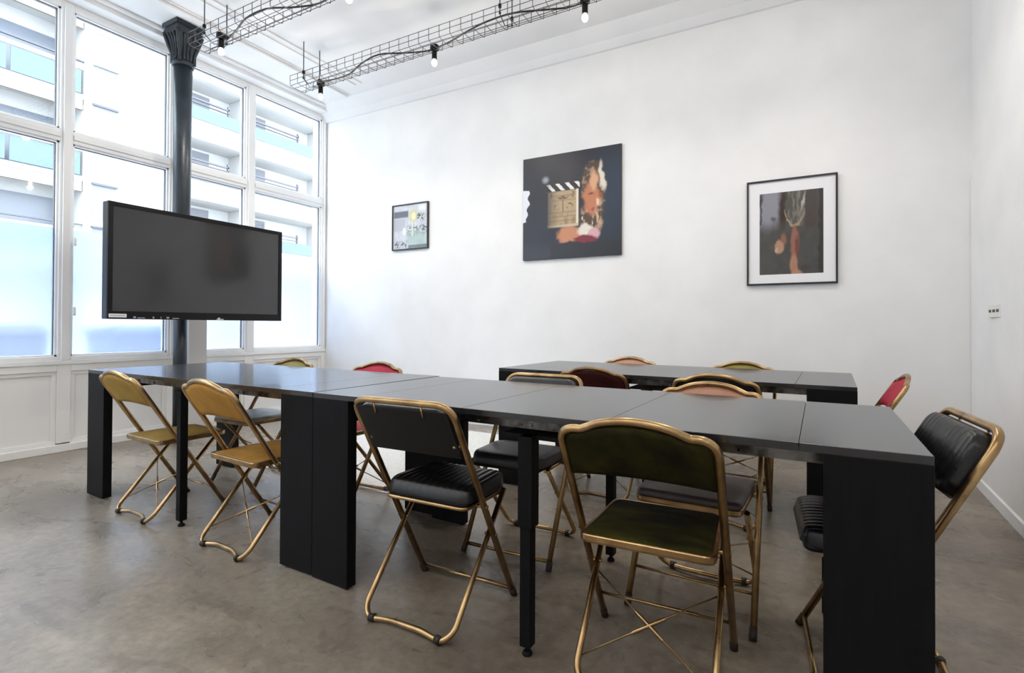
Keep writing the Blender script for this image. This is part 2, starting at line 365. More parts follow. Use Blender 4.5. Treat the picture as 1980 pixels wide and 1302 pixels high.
bm = BM(); box(bm, -.022, .031, -.30, -.25, -.2, .22); box(bm, -.022, .031, .25, .30, -.2, .22); box(bm, -.04, -.018, -.32, .32, -.03, .03); obj('rails', bm, m_black, arm)
bm = BM(); box(bm, -.115, -.03, -.035, .035, -.04, .04); lathe(bm, [(.082, -.06), (.082, .06)], (-.18, 0, 0), 24); obj('clamp', bm, m_black, arm)

# ------------------------------------------------------------------ pictures (paint laid out on a fine grid of the print)
def smooth(a, b, x): t = np.clip((x - a) / (b - a), 0, 1); return t * t * (3 - 2 * t)
def fbm(U, V, sc, seed, octs=4):
    rng = np.random.RandomState(seed); out = np.zeros_like(U); amp = 1; tot = 0
    for o in range(octs):
        g = rng.rand(64, 64); x = U * sc; y = V * sc; xi = np.floor(x).astype(int); yi = np.floor(y).astype(int)
        fx = x - xi; fy = y - yi; fx = fx * fx * (3 - 2 * fx); fy = fy * fy * (3 - 2 * fy)
        G = lambda i, j: g[(i % 64), (j % 64)]
        out += amp * (G(xi, yi) * (1 - fx) * (1 - fy) + G(xi + 1, yi) * fx * (1 - fy) + G(xi, yi + 1) * (1 - fx) * fy + G(xi + 1, yi + 1) * fx * fy)
        tot += amp; amp *= .5; sc *= 2
    return out / tot
def over(C, col, a): return C * (1 - a[..., None]) + np.array(col) * a[..., None]
def ell(U, V, cx, cy, rx_, ry, soft=.15, ang=0):
    c, s = math.cos(ang), math.sin(ang); x = (U - cx) * c + (V - cy) * s; y = -(U - cx) * s + (V - cy) * c
    d = np.sqrt((x / rx_) ** 2 + (y / ry) ** 2); return 1 - smooth(1 - soft, 1 + soft, d)
def rect(U, V, x0, x1, y0, y1, s=.006): return smooth(x0 - s, x0 + s, U) * (1 - smooth(x1 - s, x1 + s, U)) * smooth(y0 - s, y0 + s, V) * (1 - smooth(y1 - s, y1 + s, V))
def paint_mat(name, rough=.35):
    m = mat(name, (.5, .5, .5), rough); N, L, b = nodes(m); a = N.new('ShaderNodeVertexColor'); a.layer_name = 'paint'; L.new(a.outputs[0], b.inputs['Base Color']); return m
def print_mesh(name, w, h, fn, parent, y, z0, nx, ny, rough=.35):
    """sheet in the XZ plane facing -Y, x from -w/2"""
    us = np.linspace(0, 1, nx); vs = np.linspace(0, 1, ny); U, V = np.meshgrid(us, vs, indexing='ij')   # V measured downward
    Cc = np.clip(fn(U, V), 0, 1) ** 1.12 * .92
    verts = [((u - .5) * w, y, z0 + h * (1 - v_)) for u in us for v_ in vs]
    faces = [(i * ny + j, i * ny + j + 1, (i + 1) * ny + j + 1, (i + 1) * ny + j) for i in range(nx - 1) for j in range(ny - 1)]
    me = bpy.data.meshes.new(name); me.from_pydata(verts, [], faces); me.update()
    ca = me.color_attributes.new('paint', 'FLOAT_COLOR', 'POINT')
    ca.data.foreach_set('color', np.concatenate([Cc.reshape(-1, 3), np.ones((nx * ny, 1))], 1).ravel())
    me.materials.append(paint_mat(name + ' ink', rough))
    o = bpy.data.objects.new(name, me); COL.objects.link(o); o.parent = parent; return o

def warp(U, V, a, sd): return U + (fbm(U, V, 14, sd) - .5) * a, V + (fbm(U, V, 14, sd + 1) - .5) * a
def art_clap(U, V):
    C = np.zeros(U.shape + (3,)) + np.array((.010, .011, .022))
    C += (fbm(U, V, 4, 1)[..., None] - .3) * np.array((.014, .018, .03))
    C = over(C, (.020, .045, .085), .8 * ell(U, V, .92, .42, .22, .35, .8))
    C = over(C, (.05, .04, .045), .7 * ell(U, V, .48, .13, .12, .12, .9))
    C = over(C, (.07, .075, .085), .35 * smooth(.80, .95, V))
    n = fbm(U, V, 26, 3); n2 = fbm(U * 1.0, V * .35, 40, 5)
    U0, V0 = U, V; U, V = warp(U, V, .06, 31)
    # hair, back of the head
    hair = ell(U, V, .735, .36, .115, .235, .12) + ell(U, V, .70, .66, .10, .16, .25) + ell(U, V, .77, .62, .065, .16, .25)
    C = over(C, (.10, .055, .03), np.clip(hair, 0, 1))
    C = over(C, (.42, .30, .20), np.clip(hair, 0, 1) * smooth(.52, .66, n) * .9)
    C = over(C, (.85, .78, .66), ell(U, V, .82, .27, .025, .13, .4, -.15) * .9)
    C = over(C, (.75, .66, .52), np.clip(hair, 0, 1) * smooth(.66, .75, n2) * smooth(.45, .6, V))
    # face in profile, facing right behind a fall of hair
    C = over(C, (.55, .22, .11), ell(U, V, .72, .46, .085, .15, .25))
    C = over(C, (.72, .42, .25), ell(U, V, .745, .30, .04, .09, .4))
    C = over(C, (.22, .06, .04), ell(U, V, .725, .425, .03, .012, .5))
    C = over(C, (.85, .62, .50), ell(U, V, .775, .50, .018, .03, .5))
    C = over(C, (.45, .08, .07), ell(U, V, .735, .565, .03, .014, .5))
    C = over(C, (.60, .42, .28), ell(U, V, .79, .62, .03, .12, .5) * smooth(.4, .6, n2))
    # collar, hand
    C = over(C, (.55, .24, .12), ell(U, V, .50, .78, .13, .08, .2)); C = over(C, (.62, .30, .17), rect(U, V, .40, .60, .73, .86, .02) * .7)
    C = over(C, (.80, .74, .66), ell(U, V, .66, .74, .075, .05, .25)); C = over(C, (.70, .42, .45), ell(U, V, .74, .78, .05, .05, .3))
    C = over(C, (.25, .015, .03), ell(U, V, .65, .84, .10, .045, .2))
    C = over(C, (.018, .018, .026), rect(U, V, .30, 1.1, .862, 1.1, .01))
    U, V = U0, V0
    # clapper board
    bd = rect(U, V, .27, .585, .36, .70, .004); C = over(C, (.50, .37, .22), bd * smooth(.20, .42, U))
    C = over(C, (.30, .20, .11), rect(U, V, .27, .565, .58, .70, .02) * smooth(.45, .6, n2) * .7)
    for y in (.40, .445, .56, .60, .64): C = over(C, (.16, .11, .07), rect(U, V, .27, .565, y, y + .006, .002) * .7)
    C = over(C, (.12, .08, .06), rect(U, V, .425, .432, .445, .56, .002))
    C = over(C, (.12, .08, .06), rect(U, V, .30, .55, .37, .44, .004) * smooth(.6, .64, n) * .8)
    for cx in (.37, .50): C = over(C, (.12, .08, .06), (ell(U, V, cx, .51, .035, .03, .1) - ell(U, V, cx, .51, .025, .018, .1)).clip(0, 1) * smooth(.45, .55, n))
    C = over(C, (.80, .72, .58), rect(U, V, .565, .588, .34, .70, .003))
    C = over(C, (.60, .50, .36), rect(U, V, .27, .585, .68, .705, .004) * smooth(.2, .5, U))
    bar = rect(U, V, .25, .60, .285, .355, .003); ph = ((U - (V - .285) * -.0 - .25) + (V - .285) * -.9) / .098
    C = over(C, (.010, .010, .014), bar); C = over(C, (.85, .82, .78), bar * (np.mod(ph, 1) < .42) * smooth(.2, .34, U))
    # lamp glow and ragged pale patch at the left edge
    C = over(C, (.42, .42, .48), ell(U, V, .245, .235, .03, .028, .8) * .9)
    edge = .062 + .012 * np.sin(V * 60) - .02 * smooth(.45, .55, V)
    C = over(C, (.80, .81, .88), (U < edge) * (V > .31 + .1 * U) * (V < .63 - .25 * U) * 1.0)
    return C
def art_feet(U, V):
    U, V = warp(U, V, .05, 41); n = fbm(U, V, 9, 11); n2 = fbm(U, V * .25, 30, 12)
    C = np.zeros(U.shape + (3,)) + np.array((.085, .082, .075)); C *= (.75 + .5 * n)[..., None]
    C = over(C, (.33, .33, .38), ell(U, V, .14, .16, .26, .26, .4) * .9 * smooth(.3, .6, n + .15))
    C = over(C, (.012, .010, .010), rect(U, V, .0, .03, 0, .38, .01) * .8)
    C = over(C, (.045, .022, .015), ell(U, V, .40, .16, .09, .26, .4, .12))
    C = over(C, (.10, .095, .085), rect(U, V, .42, .72, -.1, .38, .03)); C = over(C, (.26, .24, .21), rect(U, V, .44, .70, -.1, .42, .02) * smooth(.45, .7, n2) * .8)
    C = over(C, (.42, .33, .22), (ell(U, V, .56, .24, .155, .20, .04) - ell(U, V, .56, .22, .145, .19, .04)).clip(0, 1) * (V > .2))
    C = over(C, (.48, .45, .40), ell(U, V, .70, .10, .015, .14, .5, .3))
    C = over(C, (.075, .055, .050), rect(U, V, .72, .90, -.1, .45, .03) * .8); C = over(C, (.04, .038, .036), rect(U, V, .93, 1.1, -.1, 1.1, .02))
    C = over(C, (.34, .15, .10), ell(U, V, .56, .62, .065, .20, .25)); C = over(C, (.20, .07, .055), ell(U, V, .60, .70, .03, .15, .4))
    C = over(C, (.46, .25, .16), ell(U, V, .545, .90, .06, .13, .25)); C = over(C, (.50, .28, .18), ell(U, V, .61, .99, .07, .05, .3))
    C = over(C, (.30, .14, .09), ell(U, V, .39, .58, .045, .07, .5)); C = over(C, (.50, .30, .20), ell(U, V, .31, .67, .07, .085, .25, .4)); C = over(C, (.60, .42, .33), ell(U, V, .27, .71, .025, .03, .4))
    C = over(C, (.05, .035, .035), ell(U, V, .72, .93, .08, .03, .6) * .6)
    return C
def art_town(U, V):
    n = fbm(U, V, 12, 21); n2 = fbm(U, V, 30, 22)
    C = np.zeros(U.shape + (3,)) + np.array((.62, .64, .68)); C *= (.8 + .4 * n)[..., None]
    C = over(C, (.16, .17, .20), rect(U, V, .02, .45, .13, .28, .02)); C = over(C, (.50, .50, .56), rect(U, V, .02, .36, .30, .58, .02))
    C = over(C, (.14, .17, .17), rect(U, V, .42, 1, .48, .72, .04) * smooth(.4, .6, n2)); C = over(C, (.40, .52, .47), rect(U, V, .40, .95, .62, .92, .05) * .7)
    C = over(C, (.62, .60, .30), ell(U, V, .60, .26, .13, .13, .4) * .9); C = over(C, (.80, .78, .50), ell(U, V, .60, .27, .07, .09, .4))
    C = over(C, (.75, .74, .66), rect(U, V, .55, .585, .38, .72, .012)); C = over(C, (.72, .73, .70), rect(U, V, .64, .68, .40, .52, .012))
    C = over(C, (.80, .80, .82), ell(U, V, .33, .60, .05, .09, .3)); C = over(C, (.10, .12, .14), rect(U, V, .70, .95, .22, .38, .03) * smooth(.4, .6, n2))
    C = over(C, (.12, .14, .18), rect(U, V, .05, .40, .82, .97, .03) * smooth(.42, .58, n2)); C = over(C, (.08, .14, .13), rect(U, V, .45, 1, .92, 1, .02) * .8)
    C = over(C, (.85, .85, .86), rect(U, V, .75, .95, .02, .15, .03))
    return C
p = thing('wall_picture', 'square dark photo print of a woman with a clapperboard on the white wall', 'picture', (-1.905, YB - .001, 1.672))
bm = BM(); box(bm, -.503, .503, -.024, 0, 0, 1.003); obj('panel', bm, m_blackframe, p, bevel=.001)
print_mesh('print', 1.004, 1.001, art_clap, p, -.0248, .001, 240, 240, .42)
p = thing('framed_picture', 'large black-framed photo of bare walking feet with wide white mount', 'picture', (-.047, YB - .001, 1.356))
def frame4(bm, w, h, t, d0, d1):
    box(bm, -w / 2, w / 2, d0, d1, 0, t); box(bm, -w / 2, w / 2, d0, d1, h - t, h); box(bm, -w / 2, -w / 2 + t, d0, d1, t, h - t); box(bm, w / 2 - t, w / 2, d0, d1, t, h - t)
bm = BM(); frame4(bm, .626, .828, .013, -.026, 0); obj('frame', bm, m_blackframe, p, bevel=.001)
bm = BM(); box(bm, -.30, .30, -.014, -.001, .013, .815); obj('mount', bm, m_mount, p)
print_mesh('print', .440, .642, art_feet, p, -.0145, .082, 110, 160, .3)
p = thing('framed_picture', 'small square thin-framed street photo nearest the window corner', 'picture', (-3.865, YB - .001, 1.882))
bm = BM(); frame4(bm, .520, .519, .013, -.024, 0); obj('frame', bm, m_blackframe, p, bevel=.001)
bm = BM(); box(bm, -.25, .25, -.012, -.001, .012, .508); obj('mount', bm, m_mount, p)
print_mesh('print', .494, .493, art_town, p, -.013, .013, 100, 100, .25)

# ------------------------------------------------------------------ switch plate
sw = thing('wall_switch', 'small white switch plate with three dark marks on the right wall', 'switch', (rx(3.82) - .013, 3.82, 1.085))
bm = BM(); box(bm, -.008, 0, -.10, .10, 0, .075); obj('plate', bm, m_socket, sw, bevel=.003)
for k in (-1, 0, 1): bm = BM(); box(bm, -.010, -.008, k * .062 - .018, k * .062 + .018, .030, .046); obj('rocker', bm, m_slot, sw)

# ------------------------------------------------------------------ cable trays with bulbs
def tray(label, x0, x1, y0, y1, z0, rods, lamps, swing):
    t = thing('cable_tray', label, 'cable tray', (x0, (y0 + y1) / 2, z0)); hw_ = (y1 - y0) / 2; Lx = x1 - x0; r = .0026
    bm = BM()
    prof = [(-hw_, .10), (-hw_, .052), (-hw_ + .012, .012), (-hw_ + .05, 0), (0, 0), (hw_ - .05, 0), (hw_ - .012, .012), (hw_, .052), (hw_, .10)]
    for i in (0, 1, 2, 3, 5, 6, 7, 8): tube(bm, [(0, prof[i][0], prof[i][1]), (Lx, prof[i][0], prof[i][1])], r, 5)
    k = 0
    while k * .105 <= Lx: tube(bm, fillet([(k * .105, -hw_, .104), (k * .105, -hw_, .012), (k * .105, -hw_ + .03, 0), (k * .105, hw_ - .03, 0), (k * .105, hw_, .012), (k * .105, hw_, .104)], .01, 2), r, 5); k += 1
    obj('wire_basket', bm, m_wire, t)
    for xr in rods:
        for s in (-1, 1):
            bm = BM(); tube(bm, [(xr - x0, s * hw_, .03), (xr - x0, s * hw_, ZC - z0 - .001)], .0045, 6); rd = obj('hanger_rod', bm, m_wire, t)
            bm = BM(); lathe(bm, [(.011, 0), (.013, .004), (.013, .026), (.009, .03)], (xr - x0, s * hw_, .075), 6); obj('coupling', bm, m_black, rd)
            bm = BM(); lathe(bm, [(.009, 0), (.009, .012)], (xr - x0, s * hw_, .03), 6); obj('nut', bm, m_black, rd)
        bm = BM(); tube(bm, [(xr - x0, -hw_, .03), (xr - x0, -hw_ * .2, -.02), (xr - x0, hw_, .03)], .004, 6); obj('yoke', bm, m_wire, t)
    # mains cable lying along the tray, wandering between the lamps
    pts = []
    xs = np.arange(lamps[0] - x0, Lx, .22)
    for i, x in enumerate(xs): pts.append((x, -hw_ * .15 + math.sin(i * 1.15 + swing) * hw_ * .75, .012 + .02 * (1 + math.sin(i * 1.9 + swing)) * .5))
    bm = BM(); tube(bm, smooth_path(pts, 4), .007, 6); obj('power_cable', bm, m_cable, t)
    return t
def lamp(label, x, y, z, grp='bulbs under the cable trays', drop=.0):
    t = thing('hanging_bulb', label, 'lamp', (x, y, z), 0, grp)
    bm = BM(); lathe(bm, [(.022, .0), (.036, .008), (.036, .042), (.022, .05)], (0, 0, 0), 16); obj('junction_box', bm, m_black, t)
    bm = BM(); lathe(bm, [(.019, -.075), (.021, -.07), (.021, -.01), (.012, 0)], (0, 0, -drop), 14)
    if drop: tube(bm, [(0, 0, 0), (0, 0, -drop)], .004, 6)
    obj('socket', bm, m_black, t)
    bm = BM(); lathe(bm, [(.008, -.128), (.016, -.124), (.0225, -.111), (.0235, -.102), (.020, -.088), (.013, -.076), (.011, -.072)], (0, 0, -drop), 16); bb = obj('bulb', bm, m_bulb, t)
    bb.visible_shadow = True
    ld = bpy.data.lights.new('bulb light', 'SPOT'); ld.energy = BULB_W; ld.color = BULB_COL; ld.shadow_soft_size = .03; ld.spot_size = math.radians(158); ld.spot_blend = .75
    l2 = bpy.data.lights.new('bulb glow', 'POINT'); l2.energy = BULB_G; l2.color = BULB_COL; l2.shadow_soft_size = .03
    lo2 = bpy.data.objects.new('bulb_glow', l2); COL.objects.link(lo2); lo2.parent = t; lo2.location = (0, 0, -.165 - drop)
    lo = bpy.data.objects.new('bulb_light', ld); COL.objects.link(lo); lo.parent = t; lo.location = (0, 0, -.165 - drop)
tray('long wire cable tray hung nearer the back wall, running out at the top right', -4.31, 0.95, 3.205, 3.385, 3.318, (-4.12, -1.96, .5), (-4.06, -2.687, -1.34), .4)
tray('wire cable tray hung over the table beside the iron column capital', -4.45, 0.95, 2.36, 2.54, 3.335, (-4.22, -2.0, .4), (-4.143, -2.697), 2.0)
LN = 'white glowing bulb in a black socket under the long cable tray, '
lamp(LN + 'at its window end', -4.06, 3.35, 3.325)
lamp(LN + 'second from the window', -2.687, 3.35, 3.325)
lamp(LN + 'by the top edge', -1.34, 3.35, 3.325)
lamp(LN + 'beyond the right end', .03, 3.35, 3.325)
LN2 = 'white glowing bulb under the shorter tray, '
lamp(LN2 + 'beside the column capital', -4.143, 2.45, 3.345, drop=0)
lamp(LN2 + 'cut by the top edge', -2.697, 2.45, 3.345)
lamp(LN2 + 'past the top edge', -1.34, 2.45, 3.345); lamp(LN2 + 'over the right end', .03, 2.45, 3.345)
for x in (-4.1, -2.7, -1.3, .1):      # added fill bulbs, unseen behind the camera, brightening the room
    for y in (-.6, -2.0): lamp('added fill bulb, unseen behind the camera, %s from the windows in the %s row' % ({-4.1: 'first', -2.7: 'second', -1.3: 'third', .1: 'fourth'}[x], 'nearer' if y > -1 else 'farther'), x, y, 3.345, 'added fill bulbs behind the camera')

# ------------------------------------------------------------------ extending tables
def table(label, L_, D_, loc, rz, leaves=3, sleeve=.36, H=.75):
    """origin at the left near corner on the floor, x along the length, y away"""
    t = thing('extending_table', label, 'table', loc, rz)
    TH = .020; eg = .255; lw = .205
    e = [0, eg] + [eg + (L_ - 2 * eg) / leaves * k for k in range(1, leaves + 1)] + [L_]
    for a, c in zip(e, e[1:]):
        bm = BM(); box(bm, a + .0007, c - .0007, 0, D_, H - TH, H); obj('table_leaf', bm, m_table, t, bevel=.0012)
    for x0 in (0, L_ - lw):
        for yy in (0, D_ - .044):
            bm = BM()
            box(bm, x0, x0 + lw, yy, yy + .044, .006, H - TH)
            obj('leg', bm, m_tleg, t, bevel=.0015)
        bm = BM(); xi = x0 + .0 if x0 == 0 else x0 + lw - .03
        box(bm, x0 + .012, x0 + lw - .012, .044, D_ - .044, H - TH - .085, H - TH); obj('end_apron', bm, m_tleg, t)
    # telescopic steel runners under the leaves
    for yy in (.055, D_ - .105):
        bm = BM()
        box(bm, lw, L_ - lw, yy, yy + .012, H - TH - .036, H - TH - .004); box(bm, lw, L_ - lw, yy + .030, yy + .044, H - TH - .032, H - TH - .008)
        x = lw + .05
        while x < L_ - lw - .1:
            box(bm, x, x + .075, yy - .004, yy + .05, H - TH - .030, H - TH - .018); lathe(bm, [(.008, 0), (.008, .006)], (x + .035, yy - .002, H - TH - .028), 8); x += .165
        obj('runner', bm, m_steel, t)
    xc = L_ / 2 - .005
    bm = BM(); box(bm, xc - .10, xc + .10, .03, D_ - .03, H - TH - .062, H - TH - .050); obj('cross_brace', bm, m_tleg, t)
    for yy in (.004, D_ - .042):
        bm = BM(); box(bm, xc - .018, xc + .018, yy, yy + .036, .030, H - TH - .05)
        box(bm, xc - .025, xc + .025, yy - .003, yy + .043, .40, H - TH - .05) if sleeve else None
        lathe(bm, [(.007, .012), (.007, .032)], (xc, yy + .018, 0), 8); lathe(bm, [(.016, 0.001), (.017, .004), (.012, .013)], (xc, yy + .018, 0), 14)
        obj('centre_leg', bm, m_tleg, t, bevel=.001)
    return t
D3 = math.radians(-3)
table('long black extended table nearest the camera, its right end cut close by', 2.0, .775, (-1.742, 1.413, 0), math.atan2(-.065, 2.0))
table('long black extended table by the windows, its left end under two mustard chairs', 2.045, .80, (-3.795, 1.470, 0), math.atan2(-.052, 2.05), sleeve=0)
table('black extended table standing behind, parallel to the picture wall', 1.98, .835, (-1.735, 2.845, 0), D3)

# ------------------------------------------------------------------ folding chairs
TILT = .513
nrm = Vector((0, 1, TILT)).normalized()
def fp(x, z, off=0): return Vector((x, .20 - TILT * z, z)) + nrm * off       # point in the plane of the back frame
def set_tilt(v_):
    global TILT, nrm
    TILT = v_; nrm = Vector((0, 1, TILT)).normalized()
def chair_frame(t, arch, mt, xb=True):
    set_tilt(.60 if arch else .53); zc = .39 / (.85 + TILT); yc = .20 - TILT * zc; zs = .40; ys = .20 - TILT * zs
    w = .207; R = .0115
    if arch:
        half = [(0, .780), (.045, .777), (.09, .768), (.125, .754), (.143, .747), (.158, .747), (.178, .744), (.197, .731), (.206, .708), (w, .675), (w, .60)]
        up_ = [fp(-x, z) for x, z in half[::-1]] + [fp(x, z) for x, z in half[1:]]
        path = [fp(-w - .006, .012)] + smooth_path(up_, 3) + [fp(w + .006, .012)]
    else:
        path = fillet([fp(-w - .002, .012), fp(-w, .772), fp(w, .772), fp(w + .002, .012)], [0, .065, .065, 0], 7)
    bm = BM(); tube(bm, path, R, 10); obj('back_frame', bm, mt, t)
    for s in (-1, 1):
        bm = BM(); tube(bm, [fp(s * (w + .005), .002), fp(s * (w + .005), .035)], .0128, 10); obj('rubber_foot', bm, m_rubber, t)
    # rear leg: U with bowed foot bar, slipping inside the back frame
    a = .188
    def rp(x, z): return Vector((x, -.19 + .85 * z, z))
    bow = .026 if arch else .008; zt = .395 if arch else .412
    path = fillet([rp(-a, zt), rp(-a, .040), rp(-a + .032, .012), Vector((-.07, -.178 + bow, .020)), Vector((.07, -.178 + bow, .020)), rp(a - .032, .012), rp(a, .040), rp(a, zt)], [0, .05, .04, .03, .03, .04, .05, 0], 5)
    bm = BM(); tube(bm, path, .0100, 10); lg = obj('rear_leg', bm, mt, t)
    for s in (-1, 1):
        bm = BM(); tube(bm, [Vector((s * (a - .058), -.174, .0140)), Vector((s * (a - .036), -.180, .0140))], .0135, 10); obj('rubber_ring', bm, m_rubber, lg)
    bm = BM()
    if xb:
        for s in (-1, 1):
            A = rp(-a * s, .250); B = rp(a * s, .062); c = (A + B) / 2; d = (B - A).normalized()
            tube(bm, [A, c - d * .055, c - d * .05, c + d * .05, c + d * .055, B], [.0028, .0028, .006, .006, .0028, .0028], 6)
        obj('cross_brace', bm, mt, t)
    else: bm.free()
    bm = BM(); zf = .12 if arch else .035
    tube(bm, [fp(-w, zf), fp(w, zf)], .0055 if arch else .008, 8); obj('front_bar', bm, mt, t)
    for s in (-1, 1):       # pivots where the legs cross, and under the seat
        bm = BM(); tube(bm, [(s * .175, yc, zc), (s * .222, yc, zc)], .006, 8); obj('pivot', bm, mt, t)
        bm = BM(); tube(bm, [(s * .165, ys, zs), (s * .222, ys, zs)], .007, 8); obj('pivot', bm, mt, t)
def seat_outline(w0, w1, y0, y1, r, n=6):
    return fillet([Vector((-w0, y0, 0)), Vector((w0, y0, 0)), Vector((w1, y1, 0)), Vector((-w1, y1, 0))], r, n, closed=True)
def slab(bm, out, z0, z1, puff=0.0, inset=.012, ribs=0, amp=0.0):
    """rounded slab from an outline, puffed top made of shrinking rings"""
    c = Vector((0, sum(p.y for p in out) / len(out), 0)); rings = []
    lv = [(1 - .03, z0), (1, z0 + (z1 - z0) * .25), (1, z0 + (z1 - z0) * .65), (.975, z1)]
    for k in range(1, 9):
        f = 1 - k / 8.6; lv.append((.965 * f + .0, z1 + puff * (1 - f ** 2.2)))
    for f, z in lv: rings.append([bm.verts.new((c.x + (p.x - c.x) * f, c.y + (p.y - c.y) * f, z)) for p in out])
    for a, b2 in zip(rings, rings[1:]):
        for k in range(len(out)):
            fc = bm.faces.new((a[k], a[(k + 1) % len(out)], b2[(k + 1) % len(out)], b2[k])); fc.smooth = True
    bm.faces.new(rings[0][::-1]); bm.faces.new(rings[-1])
def arch_chair(label, loc, rz, fab, seatfab=None, mt=None, group='gilt folding chairs with arched backs', plain_pad=0):
    mt = mt or m_gold; seatfab = seatfab or fab
    t = thing('folding_chair', label, 'chair', (*loc, 0), rz, group)
    chair_frame(t, True, mt)
    # arched upholstered back, filling the frame from the rail down to a curved lower edge
    nx, nz = 25, 9; bm = BM(); G = {}
    def topz(x): 
        ax = abs(x)
        pts = [(0, .772), (.045, .769), (.09, .760), (.125, .746), (.143, .739), (.158, .739), (.178, .735), (.19, .725), (.2, .712)]
        for (a, za), (c, zc) in zip(pts, pts[1:]):
            if ax <= c: return za + (zc - za) * (ax - a) / (c - a)
        return .70
    for side in (0, 1):
        for i in range(nx):
            x = -.197 + .394 * i / (nx - 1); tz = topz(x); bz = .622 - .020 * (abs(x) / .197) ** 2
            for j in range(nz):
                v_ = j / (nz - 1); z = bz + (tz - bz) * v_
                ed = min(1, 6 * min(v_, 1 - v_)) * min(1, 14 * (1 - abs(x) / .197)); ed = max(ed, 0) ** .5
                off = (.004 + .009 * ed) if side else (-.004 - .004 * ed)
                G[side, i, j] = bm.verts.new(fp(x, z, off - .010 * (1 - (x / .197) ** 2)))
    for side in (0, 1):
        for i in range(nx - 1):
            for j in range(nz - 1):
                f = bm.faces.new((G[side, i, j], G[side, i + 1, j], G[side, i + 1, j + 1], G[side, i, j + 1])); f.smooth = True
    for i in range(nx - 1):
        for j in (0, nz - 1): bm.faces.new((G[0, i, j], G[0, i + 1, j], G[1, i + 1, j], G[1, i, j]))
    for j in range(nz - 1):
        for i in (0, nx - 1): bm.faces.new((G[0, i, j], G[0, i, j + 1], G[1, i, j + 1], G[1, i, j]))
    obj('backrest', bm, fab, t)
    out = [p_ + Vector((0, .043, 0)) for p_ in seat_outline(.190, .178, -.178, .170, .035)]
    if plain_pad:
        bm = BM(); slab(bm, out, .412, .438, .010); obj('seat', bm, seatfab, t)
    else:
        bm = BM(); slab(bm, [Vector((p.x * .97, -.01 + (p.y + .01) * .97, 0)) for p in out], .408, .418, .012); obj('seat', bm, seatfab, t)
    bm = BM(); n = len(out); lo = []
    sec = [(1.0, .396), (1.015, .402), (1.015, .416), (1.0, .419), (.955, .419), (.955, .396)]
    for f, z in sec: lo.append([bm.verts.new((p.x * f, -.01 + (p.y + .01) * f, z)) for p in out])
    for i in range(len(sec)):
        for k in range(n): bm.faces.new((lo[i][k], lo[i][(k + 1) % n], lo[(i + 1) % len(sec)][(k + 1) % n], lo[(i + 1) % len(sec)][k]))
    rim = obj('seat_rim', bm, mt, t)
    bm = BM(); slab(bm, [Vector((p.x * .95, -.01 + (p.y + .01) * .95, 0)) for p in out], .399, .406, 0); obj('seat_pan', bm, m_golddk, t)
    return t
def pad_box(bm, ox, oy, w, d, h, fx, ribs, amp, puff):
    """ribbed cushion: grid in local (u,v), thickness h; fx maps (u,v,t)->point"""
    nu, nv = 90, 26; G = {}
    for s in (0, 1):
        for i in range(nu):
            for j in range(nv):
                u = -1 + 2 * i / (nu - 1); v_ = -1 + 2 * j / (nv - 1)
                # rounded rectangle mapping
                uu = u; vv = v_
                e = (1 - abs(u) ** 10) ** .5 * (1 - abs(v_) ** 6) ** .5
                rib = (abs(math.sin((u + 1) / 2 * PI * ribs)) ** .5 - .5) * amp * e if ribs else 0
                k = 1 - .10 * max(0, abs(u) - .75) / .25 * max(0, abs(v_) - .6) / .4
                th = (h * e ** .45 + puff * e + rib) if s else (-.004)
                G[s, i, j] = bm.verts.new(fx(uu * w * k, vv * d * k, th))
    for s in (0, 1):
        for i in range(nu - 1):
            for j in range(nv - 1):
                f = bm.faces.new((G[s, i, j], G[s, i + 1, j], G[s, i + 1, j + 1], G[s, i, j + 1])); f.smooth = True
    for i in range(nu - 1):
        for j in (0, nv - 1): bm.faces.new((G[0, i, j], G[0, i + 1, j], G[1, i + 1, j], G[1, i, j]))
    for j in range(nv - 1):
        for i in (0, nu - 1): bm.faces.new((G[0, i, j], G[0, i, j + 1], G[1, i, j + 1], G[1, i, j]))
def black_chair(label, loc, rz, mt=None, leather=None, group='padded black leather folding chairs', ribs=13):
    mt = mt or m_gold; leather = leather or m_quilt
    t = thing('padded_chair', label, 'chair', (*loc, 0), rz, group)
    chair_frame(t, False, mt, xb=False)
    bm = BM(); pad_box(bm, 0, 0, .192, .084, .036, lambda u, v_, th: fp(u, .674 + v_, th - .004), ribs, .006, .012); obj('backrest', bm, leather, t)
    bm = BM()
    nx, nz = 8, 4
    v = [bm.verts.new(fp(x, z, o)) for x in (-.194, .194) for z in (.592, .754) for o in (-.013, -.007)]
    for f in ((0, 1, 3, 2), (4, 6, 7, 5), (0, 4, 5, 1), (2, 3, 7, 6), (0, 2, 6, 4), (1, 5, 7, 3)): bm.faces.new([v[i] for i in f])
    obj('back_board', bm, m_black, t, bevel=.003)
    for x in (-.11, .09): bm = BM(); tube(bm, [fp(x, .765, -.006), fp(x + .006, .735, -.016)], .004, 6); obj('bracket', bm, mt, t)
    for x in (-.2, .2): bm = BM(); tube(bm, [fp(x, .632, 0), fp(x * .86, .634, -.012)], .006, 6); obj('bracket', bm, mt, t)
    bm = BM(); pad_box(bm, 0, 0, .184, .148, .038, lambda u, v_, th: Vector((u * (1 - .05 * v_ / .15), v_ + .072, .422 + th)), ribs, .005, .008); obj('seat', bm, leather, t)
    bm = BM(); slab(bm, seat_outline(.172, .164, -.07, .212, .03), .400, .420, 0); obj('seat_pan', bm, m_black, t)
    bm = BM(); tube(bm, fillet([(-.182, .17, .405), (-.172, -.075, .402), (.172, -.075, .402), (.182, .17, .405)], .03, 4), .0075, 8); obj('seat_rail', bm, mt, t)
    return t
D = math.radians
